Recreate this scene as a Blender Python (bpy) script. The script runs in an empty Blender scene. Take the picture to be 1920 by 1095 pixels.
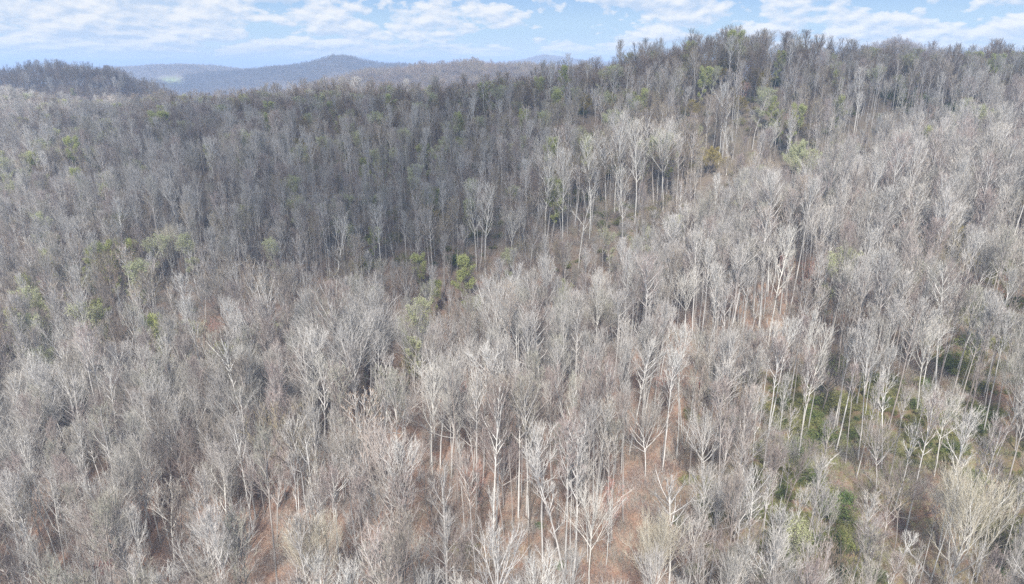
import bpy, math, random
import numpy as np
from mathutils import Vector

S = bpy.context.scene
R = math.radians
# ------------------------------------------------------------------ camera
F = 1297.0                    # focal length in photo pixels (1920 wide)
PITCH = R(18.2)
SP, CP = math.sin(PITCH), math.cos(PITCH)
cam = bpy.data.cameras.new('camera')
cam.sensor_width = 36.0
cam.lens = 36.0 * F / 1920.0
cam.clip_start = 1.0
cam.clip_end = 40000.0
cam_o = bpy.data.objects.new('camera', cam)
S.collection.objects.link(cam_o)
cam_o.rotation_euler = (R(90) - PITCH, 0, 0)
S.camera = cam_o

# ------------------------------------------------------------------ light
SUN_EL, SUN_AZ = R(46), R(-172)      # azimuth clockwise from +Y: behind the camera
SUN_STRENGTH = 3.5
sun = bpy.data.lights.new('sun', 'SUN')
sun.energy = SUN_STRENGTH
sun.angle = R(6.0)          # thin cloud across the sun softens the shadows
sun.color = (1.0, 0.955, 0.90)
sun_o = bpy.data.objects.new('sun', sun)
S.collection.objects.link(sun_o)
SUN_DIR = Vector((math.sin(SUN_AZ) * math.cos(SUN_EL), math.cos(SUN_AZ) * math.cos(SUN_EL), math.sin(SUN_EL)))
sun_o.rotation_euler = SUN_DIR.to_track_quat('Z', 'Y').to_euler()

S.view_settings.view_transform = 'Standard'
S.view_settings.look = 'None'
S.view_settings.exposure = 1.40
S.view_settings.gamma = 1.0
S.view_settings.use_curve_mapping = False
S.cycles.max_bounces = 6
S.cycles.diffuse_bounces = 3
S.cycles.glossy_bounces = 1
S.cycles.transmission_bounces = 2
S.cycles.transparent_max_bounces = 4
S.cycles.volume_bounces = 0
S.cycles.sample_clamp_direct = 6.0
S.cycles.sample_clamp_indirect = 2.5
S.cycles.use_denoising = False


class NT:
    """tiny node-tree writer"""
    def __init__(self, tree):
        self.t = tree
        tree.nodes.clear()

    def n(self, kind, **kw):
        nd = self.t.nodes.new(kind)
        for k, v in kw.items():
            setattr(nd, k, v)
        return nd

    def put(self, sock, v):
        if isinstance(v, bpy.types.NodeSocket):
            self.t.links.new(v, sock)
        else:
            if isinstance(v, tuple) and sock.type == 'RGBA' and len(v) == 3:
                v = (*v, 1.0)
            sock.default_value = v

    def math(self, op, a, b=0.0, c=0.0, clamp=False):
        nd = self.n('ShaderNodeMath', operation=op, use_clamp=clamp)
        self.put(nd.inputs[0], a); self.put(nd.inputs[1], b); self.put(nd.inputs[2], c)
        return nd.outputs[0]

    def vmath(self, op, a, b=(0, 0, 0)):
        nd = self.n('ShaderNodeVectorMath', operation=op)
        self.put(nd.inputs[0], a)
        if op == 'SCALE':
            self.put(nd.inputs[3], b)
        else:
            self.put(nd.inputs[1], b)
        return nd.outputs[0]

    def mix(self, f, a, b):
        nd = self.n('ShaderNodeMix', data_type='RGBA')
        self.put(nd.inputs[0], f)
        self.put(nd.inputs[6], a if not isinstance(a, tuple) else (*a[:3], 1))
        self.put(nd.inputs[7], b if not isinstance(b, tuple) else (*b[:3], 1))
        return nd.outputs[2]

    def ramp(self, f, stops, interp='LINEAR'):
        nd = self.n('ShaderNodeValToRGB')
        nd.color_ramp.interpolation = interp
        e = nd.color_ramp.elements
        while len(e) < len(stops):
            e.new(0.5)
        for k, (p, c) in enumerate(stops):
            e[k].position = p
            e[k].color = (*c, 1) if isinstance(c, tuple) else (c, c, c, 1)
        self.put(nd.inputs[0], f)
        return nd.outputs[0]

    def noise(self, vec, scale, detail=3.0, rough=0.5, dist=0.0, lac=2.0):
        nd = self.n('ShaderNodeTexNoise')
        if vec is not None:
            self.put(nd.inputs['Vector'], vec)
        nd.inputs['Scale'].default_value = scale
        nd.inputs['Detail'].default_value = detail
        nd.inputs['Roughness'].default_value = rough
        nd.inputs['Distortion'].default_value = dist
        nd.inputs['Lacunarity'].default_value = lac
        return nd.outputs[0]


# ------------------------------------------------------------------ sky with broken cumulus
world = bpy.data.worlds.new('World')
S.world = world
world.use_nodes = True
w = NT(world.node_tree)
sky = w.n('ShaderNodeTexSky', sky_type='NISHITA')
sky.sun_disc = False
sky.sun_elevation = SUN_EL
sky.sun_rotation = SUN_AZ
sky.altitude = 300
sky.air_density = 1.0
sky.dust_density = 0.6
sky.ozone_density = 1.5
tc = w.n('ShaderNodeTexCoord')
dirv = tc.outputs['Generated']
sep = w.n('ShaderNodeSeparateXYZ'); w.put(sep.inputs[0], dirv)
zc = w.math('MAXIMUM', sep.outputs[2], 0.0)
den = w.math('ADD', zc, 0.085)
px_ = w.math('DIVIDE', sep.outputs[0], w.math('ADD', zc, 0.12))
py_ = w.math('DIVIDE', sep.outputs[1], den)
lz = w.math('LOGARITHM', w.math('ADD', zc, 0.03), math.e)
comb = w.n('ShaderNodeCombineXYZ')
w.put(comb.inputs[0], w.math('MULTIPLY', w.math('ARCTAN2', sep.outputs[0], sep.outputs[1]), 8.0)); w.put(comb.inputs[1], w.math('MULTIPLY', py_, 0.04)); w.put(comb.inputs[2], w.math('MULTIPLY', lz, 1.6))
P = comb.outputs[0]
n1 = w.noise(P, 2.1, 9, 0.54, 0.1)
n2 = w.noise(w.vmath('ADD', P, (3.1, 7.7, 1.0)), 0.5, 2, 0.5)
cov = w.math('ADD', w.math('MULTIPLY', n1, 0.85), w.math('MULTIPLY', n2, 0.35))
mask = w.ramp(cov, [(0.53, 0.0), (0.565, 0.7), (0.605, 1.0)], 'EASE')
shade = w.noise(w.vmath('ADD', P, (-0.04, 0.0, 0.11)), 2.1, 9, 0.54, 0.1)
lit = w.math('MULTIPLY_ADD', w.math('SUBTRACT', n1, shade), 5.5, 0.5, clamp=True)
ccol = w.mix(lit, (1.62, 1.95, 2.42), (2.75, 2.74, 2.75))
blue = w.ramp(zc, [(0.0, (1.95, 2.3, 2.5)), (0.045, (1.45, 2.0, 2.5)), (0.09, (1.05, 1.62, 2.4))], 'EASE')
up_ = w.ramp(zc, [(0.10, 0.0), (0.45, 1.0)], 'EASE')
skyc = w.mix(up_, blue, sky.outputs[0])
skyc = w.mix(w.math('MULTIPLY', mask, w.ramp(zc, [(0.0, 0.25), (0.03, 0.9)])), skyc, ccol)
bg = w.n('ShaderNodeBackground')
bg.inputs[1].default_value = 0.14
w.put(bg.inputs[0], skyc)
wo = w.n('ShaderNodeOutputWorld')
w.put(wo.inputs[0], bg.outputs[0])


# ------------------------------------------------------------------ helpers
def ray(u, v):
    xr = (u - 960.0) / F
    yr = -(v - 547.5) / F
    return np.array([xr, CP + yr * SP, -SP + yr * CP])


def at(u, v, d):
    r = ray(u, v)
    return r * (d / r[1])


def project(x, y, z):
    depth = y * CP - z * SP
    up = y * SP + z * CP
    return 960.0 + F * x / depth, 547.5 - F * up / depth, depth


def tag(o, label=None, cat=None, group=None, kind=None):
    if label: o['label'] = label
    if cat: o['category'] = cat
    if group: o['group'] = group
    if kind: o['kind'] = kind
    return o


def mesh_np(name, V, T, mats, mi=None, smooth=False):
    me = bpy.data.meshes.new(name)
    V = np.asarray(V, np.float32).reshape(-1, 3)
    T = np.asarray(T, np.int32).reshape(-1, 3)
    me.vertices.add(len(V)); me.vertices.foreach_set('co', V.ravel())
    me.loops.add(len(T) * 3); me.loops.foreach_set('vertex_index', T.ravel())
    me.polygons.add(len(T))
    me.polygons.foreach_set('loop_start', np.arange(len(T), dtype=np.int32) * 3)
    me.polygons.foreach_set('loop_total', np.full(len(T), 3, np.int32))
    if mi is not None:
        me.polygons.foreach_set('material_index', np.asarray(mi, np.int32))
    if smooth:
        me.polygons.foreach_set('use_smooth', np.ones(len(T), bool))
    me.update(calc_edges=True)
    for m in mats:
        me.materials.append(m)
    return me


# ------------------------------------------------------------------ terrain
COLS = {
    -350: [(1095, 120), (900, 148), (750, 185), (560, 262), (430, 350), (300, 480), (235, 640)],
    0:    [(1250, 96), (1095, 118), (900, 146), (780, 172), (640, 225), (520, 272), (440, 315), (380, 362), (302, 450), (252, 540), (230, 600)],
    200:  [(1095, 112), (950, 131), (850, 150), (700, 197), (600, 232), (500, 270), (410, 320), (330, 390), (265, 490), (234, 560)],
    400:  [(1250, 92), (1095, 110), (950, 128), (820, 150), (705, 190), (640, 208), (560, 235), (480, 265), (400, 305), (330, 358), (270, 430), (238, 505), (230, 545)],
    660:  [(1095, 108), (950, 125), (850, 142), (745, 163), (590, 224), (520, 245), (450, 270), (380, 305), (310, 355), (262, 410), (234, 468), (226, 500)],
    960:  [(1250, 90), (1095, 107), (950, 125), (850, 142), (760, 156), (695, 170), (540, 226), (480, 246), (400, 282), (320, 330), (260, 370), (228, 402), (220, 425)],
    1200: [(1095, 107), (950, 124), (850, 140), (750, 156), (650, 179), (575, 202), (450, 260), (380, 291), (300, 330), (230, 362), (185, 385), (168, 402)],
    1400: [(1250, 90), (1095, 107), (950, 123), (800, 147), (700, 165), (600, 190), (520, 215), (470, 236), (370, 291), (300, 320), (230, 347), (180, 367), (148, 388)],
    1600: [(1095, 106), (950, 120), (800, 142), (700, 160), (600, 182), (500, 214), (420, 245), (380, 264), (290, 321), (230, 352), (190, 377), (160, 400)],
    1800: [(1095, 105), (950, 116), (800, 135), (700, 152), (600, 175), (500, 205), (400, 245), (330, 276), (292, 296), (250, 330), (205, 375), (172, 410)],
    1960: [(1250, 88), (1095, 104), (900, 122), (700, 150), (550, 186), (400, 240), (300, 282), (250, 312), (205, 372), (172, 420)],
    2300: [(1095, 104), (900, 122), (700, 152), (500, 205), (350, 270), (250, 340), (190, 430)],
}
CRESTS = {-350: 670, 0: 628, 200: 590, 400: 560, 660: 515, 960: 440, 1200: 415, 1400: 402, 1600: 415, 1800: 428, 1960: 440, 2300: 450}
pts = []
for u, lst in COLS.items():
    for v, d in lst:
        pts.append(at(u, v, d))
    p = at(u, lst[-1][0], CRESTS[u])
    pts.append(np.array([p[0], p[1], p[2] - 3]))
    for dd, dz in ((70, 26), (160, 62), (300, 85)):
        q = p * ((CRESTS[u] + dd) / p[1]); q[2] = p[2] - dz
        pts.append(q)
# floor of the hollow between the near spur and the far slope
for u, d, z in ((-150, 205, -99), (120, 178, -109), (330, 178, -109), (560, 190, -108), (760, 194, -107), (960, 197, -103),
                (1120, 216, -97), (1300, 245, -82), (1500, 273, -72), (1700, 300, -60)):
    x = (u - 960) / F * d * 1.06
    pts.append(np.array([x, d, z]))
pts = np.array(pts)
SC = 200.0


def tps(r2):
    return 0.5 * r2 * np.log(np.maximum(r2, 1e-12))


A = pts[:, :2] / SC
n = len(A)
K = tps(((A[:, None] - A[None]) ** 2).sum(-1)) + np.eye(n) * 0.004
Pm = np.c_[np.ones(n), A]
M = np.block([[K, Pm], [Pm.T, np.zeros((3, 3))]])
sol = np.linalg.solve(M, np.r_[pts[:, 2], np.zeros(3)])
TW, TA = sol[:n], sol[n:]


def near_h(x, y):
    q = np.stack([x, y], -1).reshape(-1, 2) / SC
    out = np.empty(len(q))
    for i in range(0, len(q), 20000):
        b = q[i:i + 20000]
        out[i:i + 20000] = tps(((b[:, None] - A[None]) ** 2).sum(-1)) @ TW + TA[0] + b @ TA[1:]
    return out.reshape(np.shape(x))


rs = np.random.RandomState(5)
WAVES = []
for lam in (900, 620, 410, 280, 190, 120, 75, 44, 26):
    for _ in range(4):
        a = rs.uniform(0, 2 * math.pi)
        WAVES.append((math.cos(a) * 2 * math.pi / lam, math.sin(a) * 2 * math.pi / lam, rs.uniform(0, 6.28), lam))


def wave(x, y, lo, hi, k):
    s = 0
    for ax, ay, ph, lam in WAVES:
        if lo <= lam <= hi:
            s = s + np.sin(ax * x + ay * y + ph + 1.3 * np.sin(0.6 * ay * x - 0.5 * ax * y)) * lam * k
    return s


# far ridges: crest line (photo u, v of the bare ground), distance, width
RIDGES = [
    (830, 150, [(-500, 160), (-100, 158), (0, 158), (80, 157), (150, 160), (200, 168), (250, 182), (290, 196), (340, 220), (420, 260)]),
    (1350, 260, [(300, 235), (450, 215), (560, 188), (610, 173), (650, 163), (700, 154), (760, 149), (850, 139), (900, 139), (960, 143), (1060, 147), (1200, 158), (1400, 175)]),
    (1250, 200, [(1450, 175), (1560, 136), (1620, 114), (1660, 106), (1690, 103), (1720, 109), (1760, 124), (1850, 140), (2100, 150)]),
    (2700, 420, [(120, 175), (300, 158), (430, 144), (520, 136), (580, 127), (625, 118), (655, 116), (685, 123), (720, 130), (800, 134), (900, 140), (1100, 150)]),
    (3300, 500, [(100, 150), (200, 138), (250, 134), (285, 130), (340, 131), (400, 131), (450, 138), (560, 150)]),
    (4600, 700, [(100, 142), (500, 136), (700, 132), (820, 129), (920, 127), (985, 118), (1020, 110), (1050, 112), (1100, 121), (1200, 128), (1500, 130), (2000, 132)]),
    (7000, 1200, [(-600, 129), (300, 129), (800, 127), (1400, 128), (2600, 128)]),
]


def far_h(x, y):
    h = np.full(np.shape(x), -150.0) + wave(x, y, 400, 900, 0.008)
    t = x / np.maximum(y, 1) * F + 0.0
    for d, wd, crest in RIDGES:
        cu = []; cz = []; ct = []
        for u, v in crest:
            p = at(u, v, d)
            ct.append(p[0] / p[1] * F); cz.append(p[2])
        z = np.interp(t, ct, cz, left=-150, right=-150)
        yy = y - d - 0.16 * wd * np.sin(t / 60.0 + d) - 0.1 * wd * np.sin(t / 23.0)
        prof = np.exp(-(yy / wd) ** 2)
        spur = 1 + 0.16 * np.sin(t / 17.0 * (2000 / d) ** 0.3 + 0.004 * yy) * np.clip(-yy / wd, 0, 1.2) * 2
        h = np.maximum(h, -150 + (z + 150) * prof * spur)
    return h


def height(x, y):
    x = np.asarray(x, float); y = np.asarray(y, float)
    a = near_h(x, np.minimum(y, 1000)) + wave(x, y, 26, 75, 0.008)
    t = np.clip(np.abs(x / np.maximum(y, 1)), 0, 3)
    b = far_h(x, y)
    t_ = x / np.maximum(y, 1) * F + 960
    c0 = np.interp(t_, [-350, 0, 400, 660, 960, 1200, 2300], [720, 680, 650, 620, 560, 520, 540])
    k = np.clip((y - c0) / 160.0, 0, 1); k = k * k * (3 - 2 * k)
    return a * (1 - k) + np.maximum(b, a - 400) * k


# ground sheet: rows ever farther apart out to the horizon
ys = np.r_[np.arange(30, 460, 3.0), 460 * (12000 / 460.0) ** (np.linspace(0, 1, 260))]
ts = np.linspace(-1.35, 1.35, 330)
Y, Tt = np.meshgrid(ys, ts, indexing='ij')
X = Tt * (Y + 40)
Z = height(X, Y)
HZ = Z
V = np.stack([X, Y, Z], -1).reshape(-1, 3)
nr, nc = X.shape
idx = np.arange(nr * nc).reshape(nr, nc)
q = np.stack([idx[:-1, :-1], idx[:-1, 1:], idx[1:, 1:], idx[1:, :-1]], -1).reshape(-1, 4)
T = np.r_[q[:, [0, 1, 2]], q[:, [0, 2, 3]]]


def ground_hit(u, v):
    r = ray(u, v)
    lo = None
    d = np.arange(70, 1500, 1.5)
    P_ = r[None] * (d / r[1])[:, None]
    h = height(P_[:, 0], P_[:, 1])
    k = np.argmax(P_[:, 2] < h)
    if not (P_[k, 2] < h[k]):
        k = len(d) - 1
    return P_[k, 0], P_[k, 1], h[k]


# ------------------------------------------------------------------ materials
def mat(name):
    m = bpy.data.materials.new(name)
    m.use_nodes = True
    return m, NT(m.node_tree)


def finish(m, t, col, rough=0.9, bump=None, bstr=0.3, bdist=0.1, transl=0.0):
    b = t.n('ShaderNodeBsdfPrincipled')
    t.put(b.inputs['Base Color'], col)
    b.inputs['Roughness'].default_value = rough
    b.inputs['Specular IOR Level'].default_value = 0.15
    if bump is not None:
        bn = t.n('ShaderNodeBump')
        bn.inputs['Strength'].default_value = bstr
        bn.inputs['Distance'].default_value = bdist
        t.put(bn.inputs['Height'], bump)
        t.put(b.inputs['Normal'], bn.outputs[0])
    out = t.n('ShaderNodeOutputMaterial')
    if transl > 0:
        tr = t.n('ShaderNodeBsdfTranslucent')
        t.put(tr.inputs[0], col)
        mx = t.n('ShaderNodeMixShader')
        mx.inputs[0].default_value = transl
        t.put(mx.inputs[1], b.outputs[0]); t.put(mx.inputs[2], tr.outputs[0])
        t.put(out.inputs[0], mx.outputs[0])
    else:
        t.put(out.inputs[0], b.outputs[0])
    return m


def wood(name, stops, var=0.25, bark=False):
    m, t = mat(name)
    oi = t.n('ShaderNodeObjectInfo')
    rnd = oi.outputs['Random']
    col = t.ramp(rnd, stops)
    r2 = t.math('FRACT', t.math('MULTIPLY', rnd, 37.7))
    f = t.math('MULTIPLY_ADD', r2, var * 2, 1 - var)
    tco = t.n('ShaderNodeTexCoord').outputs['Object']
    if bark:
        nz = t.noise(t.vmath('MULTIPLY', tco, (1, 1, 0.35)), 1.6, 3, 0.6)
        f = t.math('MULTIPLY', f, t.math('MULTIPLY_ADD', nz, 1.2, 0.4))
    else:
        nz = t.noise(tco, 0.35, 2, 0.5)
        f = t.math('MULTIPLY', f, t.math('MULTIPLY_ADD', nz, 0.8, 0.6))
    col = t.vmath('SCALE', col, f)
    return finish(m, t, col, 0.85)


M_BARK = wood('grey_bark', [(0.0, (0.37, 0.35, 0.325)), (0.35, (0.46, 0.445, 0.42)), (0.50, (0.34, 0.31, 0.285)), (0.62, (0.20, 0.17, 0.15)), (0.75, (0.34, 0.31, 0.28)), (0.9, (0.45, 0.43, 0.40)), (1.0, (0.52, 0.51, 0.48))], 0.2, True)
M_TWIG = wood('grey_twigs', [(0.0, (0.31, 0.28, 0.255)), (0.2, (0.37, 0.35, 0.325)), (0.36, (0.33, 0.295, 0.245)), (0.48, (0.29, 0.225, 0.205)), (0.60, (0.23, 0.185, 0.16)), (0.72, (0.29, 0.285, 0.225)), (0.85, (0.36, 0.34, 0.31)), (1.0, (0.40, 0.38, 0.35))], 0.2)
M_WBARK = wood('white_bark', [(0.0, (0.46, 0.44, 0.40)), (1.0, (0.58, 0.56, 0.51))], 0.12, True)
M_WTWIG = wood('pale_twigs', [(0.0, (0.52, 0.49, 0.44)), (1.0, (0.60, 0.57, 0.51))], 0.08)
M_TTWIG = wood('straw_twigs', [(0.0, (0.44, 0.40, 0.31)), (1.0, (0.50, 0.45, 0.34))], 0.08)
M_DBARK = wood('dark_bark', [(0.0, (0.12, 0.10, 0.085)), (1.0, (0.18, 0.155, 0.135))], 0.15, True)
M_DTWIG = wood('brown_twigs', [(0.0, (0.22, 0.165, 0.125)), (0.4, (0.29, 0.22, 0.165)), (0.7, (0.29, 0.25, 0.14)), (1.0, (0.35, 0.25, 0.19))], 0.15)
M_RTWIG = wood('red_bud_twigs', [(0.0, (0.42, 0.20, 0.16)), (1.0, (0.45, 0.26, 0.20))], 0.1)


def leafmat(name, a, b, transl=0.35):
    m, t = mat(name)
    tco = t.n('ShaderNodeTexCoord').outputs['Object']
    nz = t.noise(tco, 0.9, 3, 0.6)
    rnd = t.n('ShaderNodeObjectInfo').outputs['Random']
    f = t.math('ADD', t.math('MULTIPLY_ADD', nz, 1.6, -0.55), t.math('MULTIPLY', rnd, 0.4), clamp=True)
    return finish(m, t, t.mix(f, a, b), 0.6, transl=transl)


M_LIME = leafmat('lime_leaf', (0.34, 0.36, 0.13), (0.52, 0.54, 0.23))
M_PALE = leafmat('pale_leaf', (0.36, 0.38, 0.20), (0.50, 0.51, 0.30))
M_GOLD = leafmat('gold_leaf', (0.28, 0.23, 0.07), (0.46, 0.38, 0.12))
M_GREEN = leafmat('green_leaf', (0.08, 0.11, 0.035), (0.21, 0.24, 0.08), 0.3)
M_OLIVE = leafmat('olive_leaf', (0.17, 0.17, 0.06), (0.33, 0.33, 0.13), 0.3)
M_BRIGHT = leafmat('bright_leaf', (0.10, 0.16, 0.04), (0.18, 0.26, 0.075), 0.3)
M_RED = leafmat('red_leaf', (0.35, 0.09, 0.07), (0.50, 0.20, 0.15), 0.3)

# ground: leaf litter, with greener and barer ground
m, t = mat('leaf_litter')
pos = t.n('ShaderNodeNewGeometry').outputs['Position']
big = t.noise(pos, 0.018, 4, 0.55)
mid = t.noise(pos, 0.12, 4, 0.6)
fine = t.noise(pos, 0.9, 6, 0.78)
fin2 = t.noise(pos, 2.6, 4, 0.8)
c = t.mix(t.ramp(mid, [(0.35, 0.0), (0.65, 1.0)]), (0.21, 0.12, 0.085), (0.27, 0.175, 0.125))
c = t.mix(t.ramp(fine, [(0.46, 0.0), (0.60, 0.85)]), c, (0.31, 0.225, 0.17))
c = t.mix(t.ramp(fin2, [(0.38, 0.85), (0.50, 0.0)]), c, (0.10, 0.065, 0.045))
att = t.n('ShaderNodeAttribute', attribute_name='cover', attribute_type='GEOMETRY')
sepc = t.n('ShaderNodeSeparateColor'); t.put(sepc.inputs[0], att.outputs['Color'])
gr = t.math('MULTIPLY', sepc.outputs[1], t.ramp(t.math('ADD', t.math('MULTIPLY', mid, 0.6), t.math('MULTIPLY', fine, 0.5)), [(0.42, 0.0), (0.60, 1.0)]))
c = t.mix(gr, c, t.mix(t.ramp(fine, [(0.40, 0.0), (0.62, 1.0)]), (0.05, 0.06, 0.022), (0.17, 0.17, 0.07)))
c = t.mix(t.math('MULTIPLY', sepc.outputs[0], 0.75), c, t.mix(fine, (0.085, 0.078, 0.06), (0.17, 0.15, 0.12)))   # far slopes: greyer woodland floor
mead = t.math('MULTIPLY', sepc.outputs[2], t.math('MULTIPLY_ADD', fine, 0.5, 0.75), clamp=True)
c = t.mix(mead, c, t.mix(fine, (0.15, 0.22, 0.05), (0.27, 0.34, 0.08)))
h = t.math('ADD', t.math('MULTIPLY', fine, 0.6), t.math('MULTIPLY', fin2, 0.4))
M_GROUND = finish(m, t, c, 0.95, h, 0.9, 0.5)

gme = mesh_np('ground', V, T, [M_GROUND], smooth=True)
gu, gv, gd = project(V[:, 0], V[:, 1], V[:, 2])


def blob(u, v, cu, cv, ru, rv):
    return np.exp(-((u - cu) / ru) ** 2 - ((v - cv) / rv) ** 2)


def greenness(u, v):
    g = 0.8 * blob(u, v, 1760, 950, 330, 230) + 0.8 * blob(u, v, 1560, 990, 90, 150) + 0.6 * blob(u, v, 1560, 760, 200, 120) + 0.5 * blob(u, v, 1850, 560, 200, 110) \
        + 0.35 * blob(u, v, 1000, 420, 420, 100) + 0.55 * blob(u, v, 1350, 250, 350, 70) + 0.5 * blob(u, v, 120, 330, 160, 90) \
        + 0.7 * blob(u, v, 1750, 180, 130, 30) + 0.45 * blob(u, v, 1400, 960, 120, 120) + 0.4 * blob(u, v, 300, 640, 90, 60) + 0.3 * blob(u, v, 950, 1040, 160, 60)
    return np.clip(g, 0, 1)


greyf = np.clip((gd - 215) / 70, 0, 1)
mead = np.clip(1.6 * blob(gu, gv, 1712, 182, 26, 7), 0, 1) * (gd < 600) + \
    np.clip(1.0 * blob(gu, gv, 318, 153, 26, 9) - 0.2, 0, 1) * (gd > 1500) + \
    np.clip(1.5 * blob(gu, gv, 1890, 212, 50, 8), 0, 1) * (gd < 600)
ca = gme.color_attributes.new('cover', 'FLOAT_COLOR', 'POINT')
ca.data.foreach_set('color', np.stack([greyf, greenness(gu, gv), np.clip(mead, 0, 1), np.ones_like(gu)], -1).astype(np.float32).ravel())
ground = bpy.data.objects.new('ground', gme)
S.collection.objects.link(ground)
tag(ground, 'steep wooded hillsides covered in rust-brown leaf litter running back to blue hills', 'ground', kind='structure')


# ------------------------------------------------------------------ tree building
class Geo:
    def __init__(self):
        self.V = []; self.T = []; self.m = []; self.n = 0

    def tube(self, P, r, sides, mi=0):
        P = np.asarray(P); r = np.asarray(r)
        k = len(P)
        d = P[-1] - P[0]; d = d / (np.linalg.norm(d) + 1e-9)
        a = np.cross(d, (0.0, 0.0, 1.0) if abs(d[2]) < 0.9 else (1.0, 0.0, 0.0)); a /= np.linalg.norm(a)
        b = np.cross(d, a)
        an = np.arange(sides) * 2 * math.pi / sides
        ring = np.cos(an)[:, None] * a + np.sin(an)[:, None] * b
        V = (P[:, None] + ring[None] * r[:, None, None]).reshape(-1, 3)
        i = np.arange(k - 1)[:, None] * sides + np.arange(sides)[None]
        j = np.arange(k - 1)[:, None] * sides + (np.arange(sides)[None] + 1) % sides
        t1 = np.stack([i, j, j + sides], -1).reshape(-1, 3)
        t2 = np.stack([i, j + sides, i + sides], -1).reshape(-1, 3)
        T = np.r_[t1, t2] + self.n
        self.V.append(V); self.T.append(T); self.m.append(np.full(len(T), mi)); self.n += len(V)

    def tris(self, V, mi=0):
        """V: (n,3,3) loose triangles"""
        k = len(V)
        self.V.append(V.reshape(-1, 3)); self.T.append(np.arange(k * 3).reshape(-1, 3) + self.n)
        self.m.append(np.full(k, mi)); self.n += k * 3

    def mesh(self, name, mats, smooth=True):
        return mesh_np(name, np.concatenate(self.V), np.concatenate(self.T), mats, np.concatenate(self.m), smooth)


def nrm(v):
    return v / (math.sqrt(float(v @ v)) + 1e-9)


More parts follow.
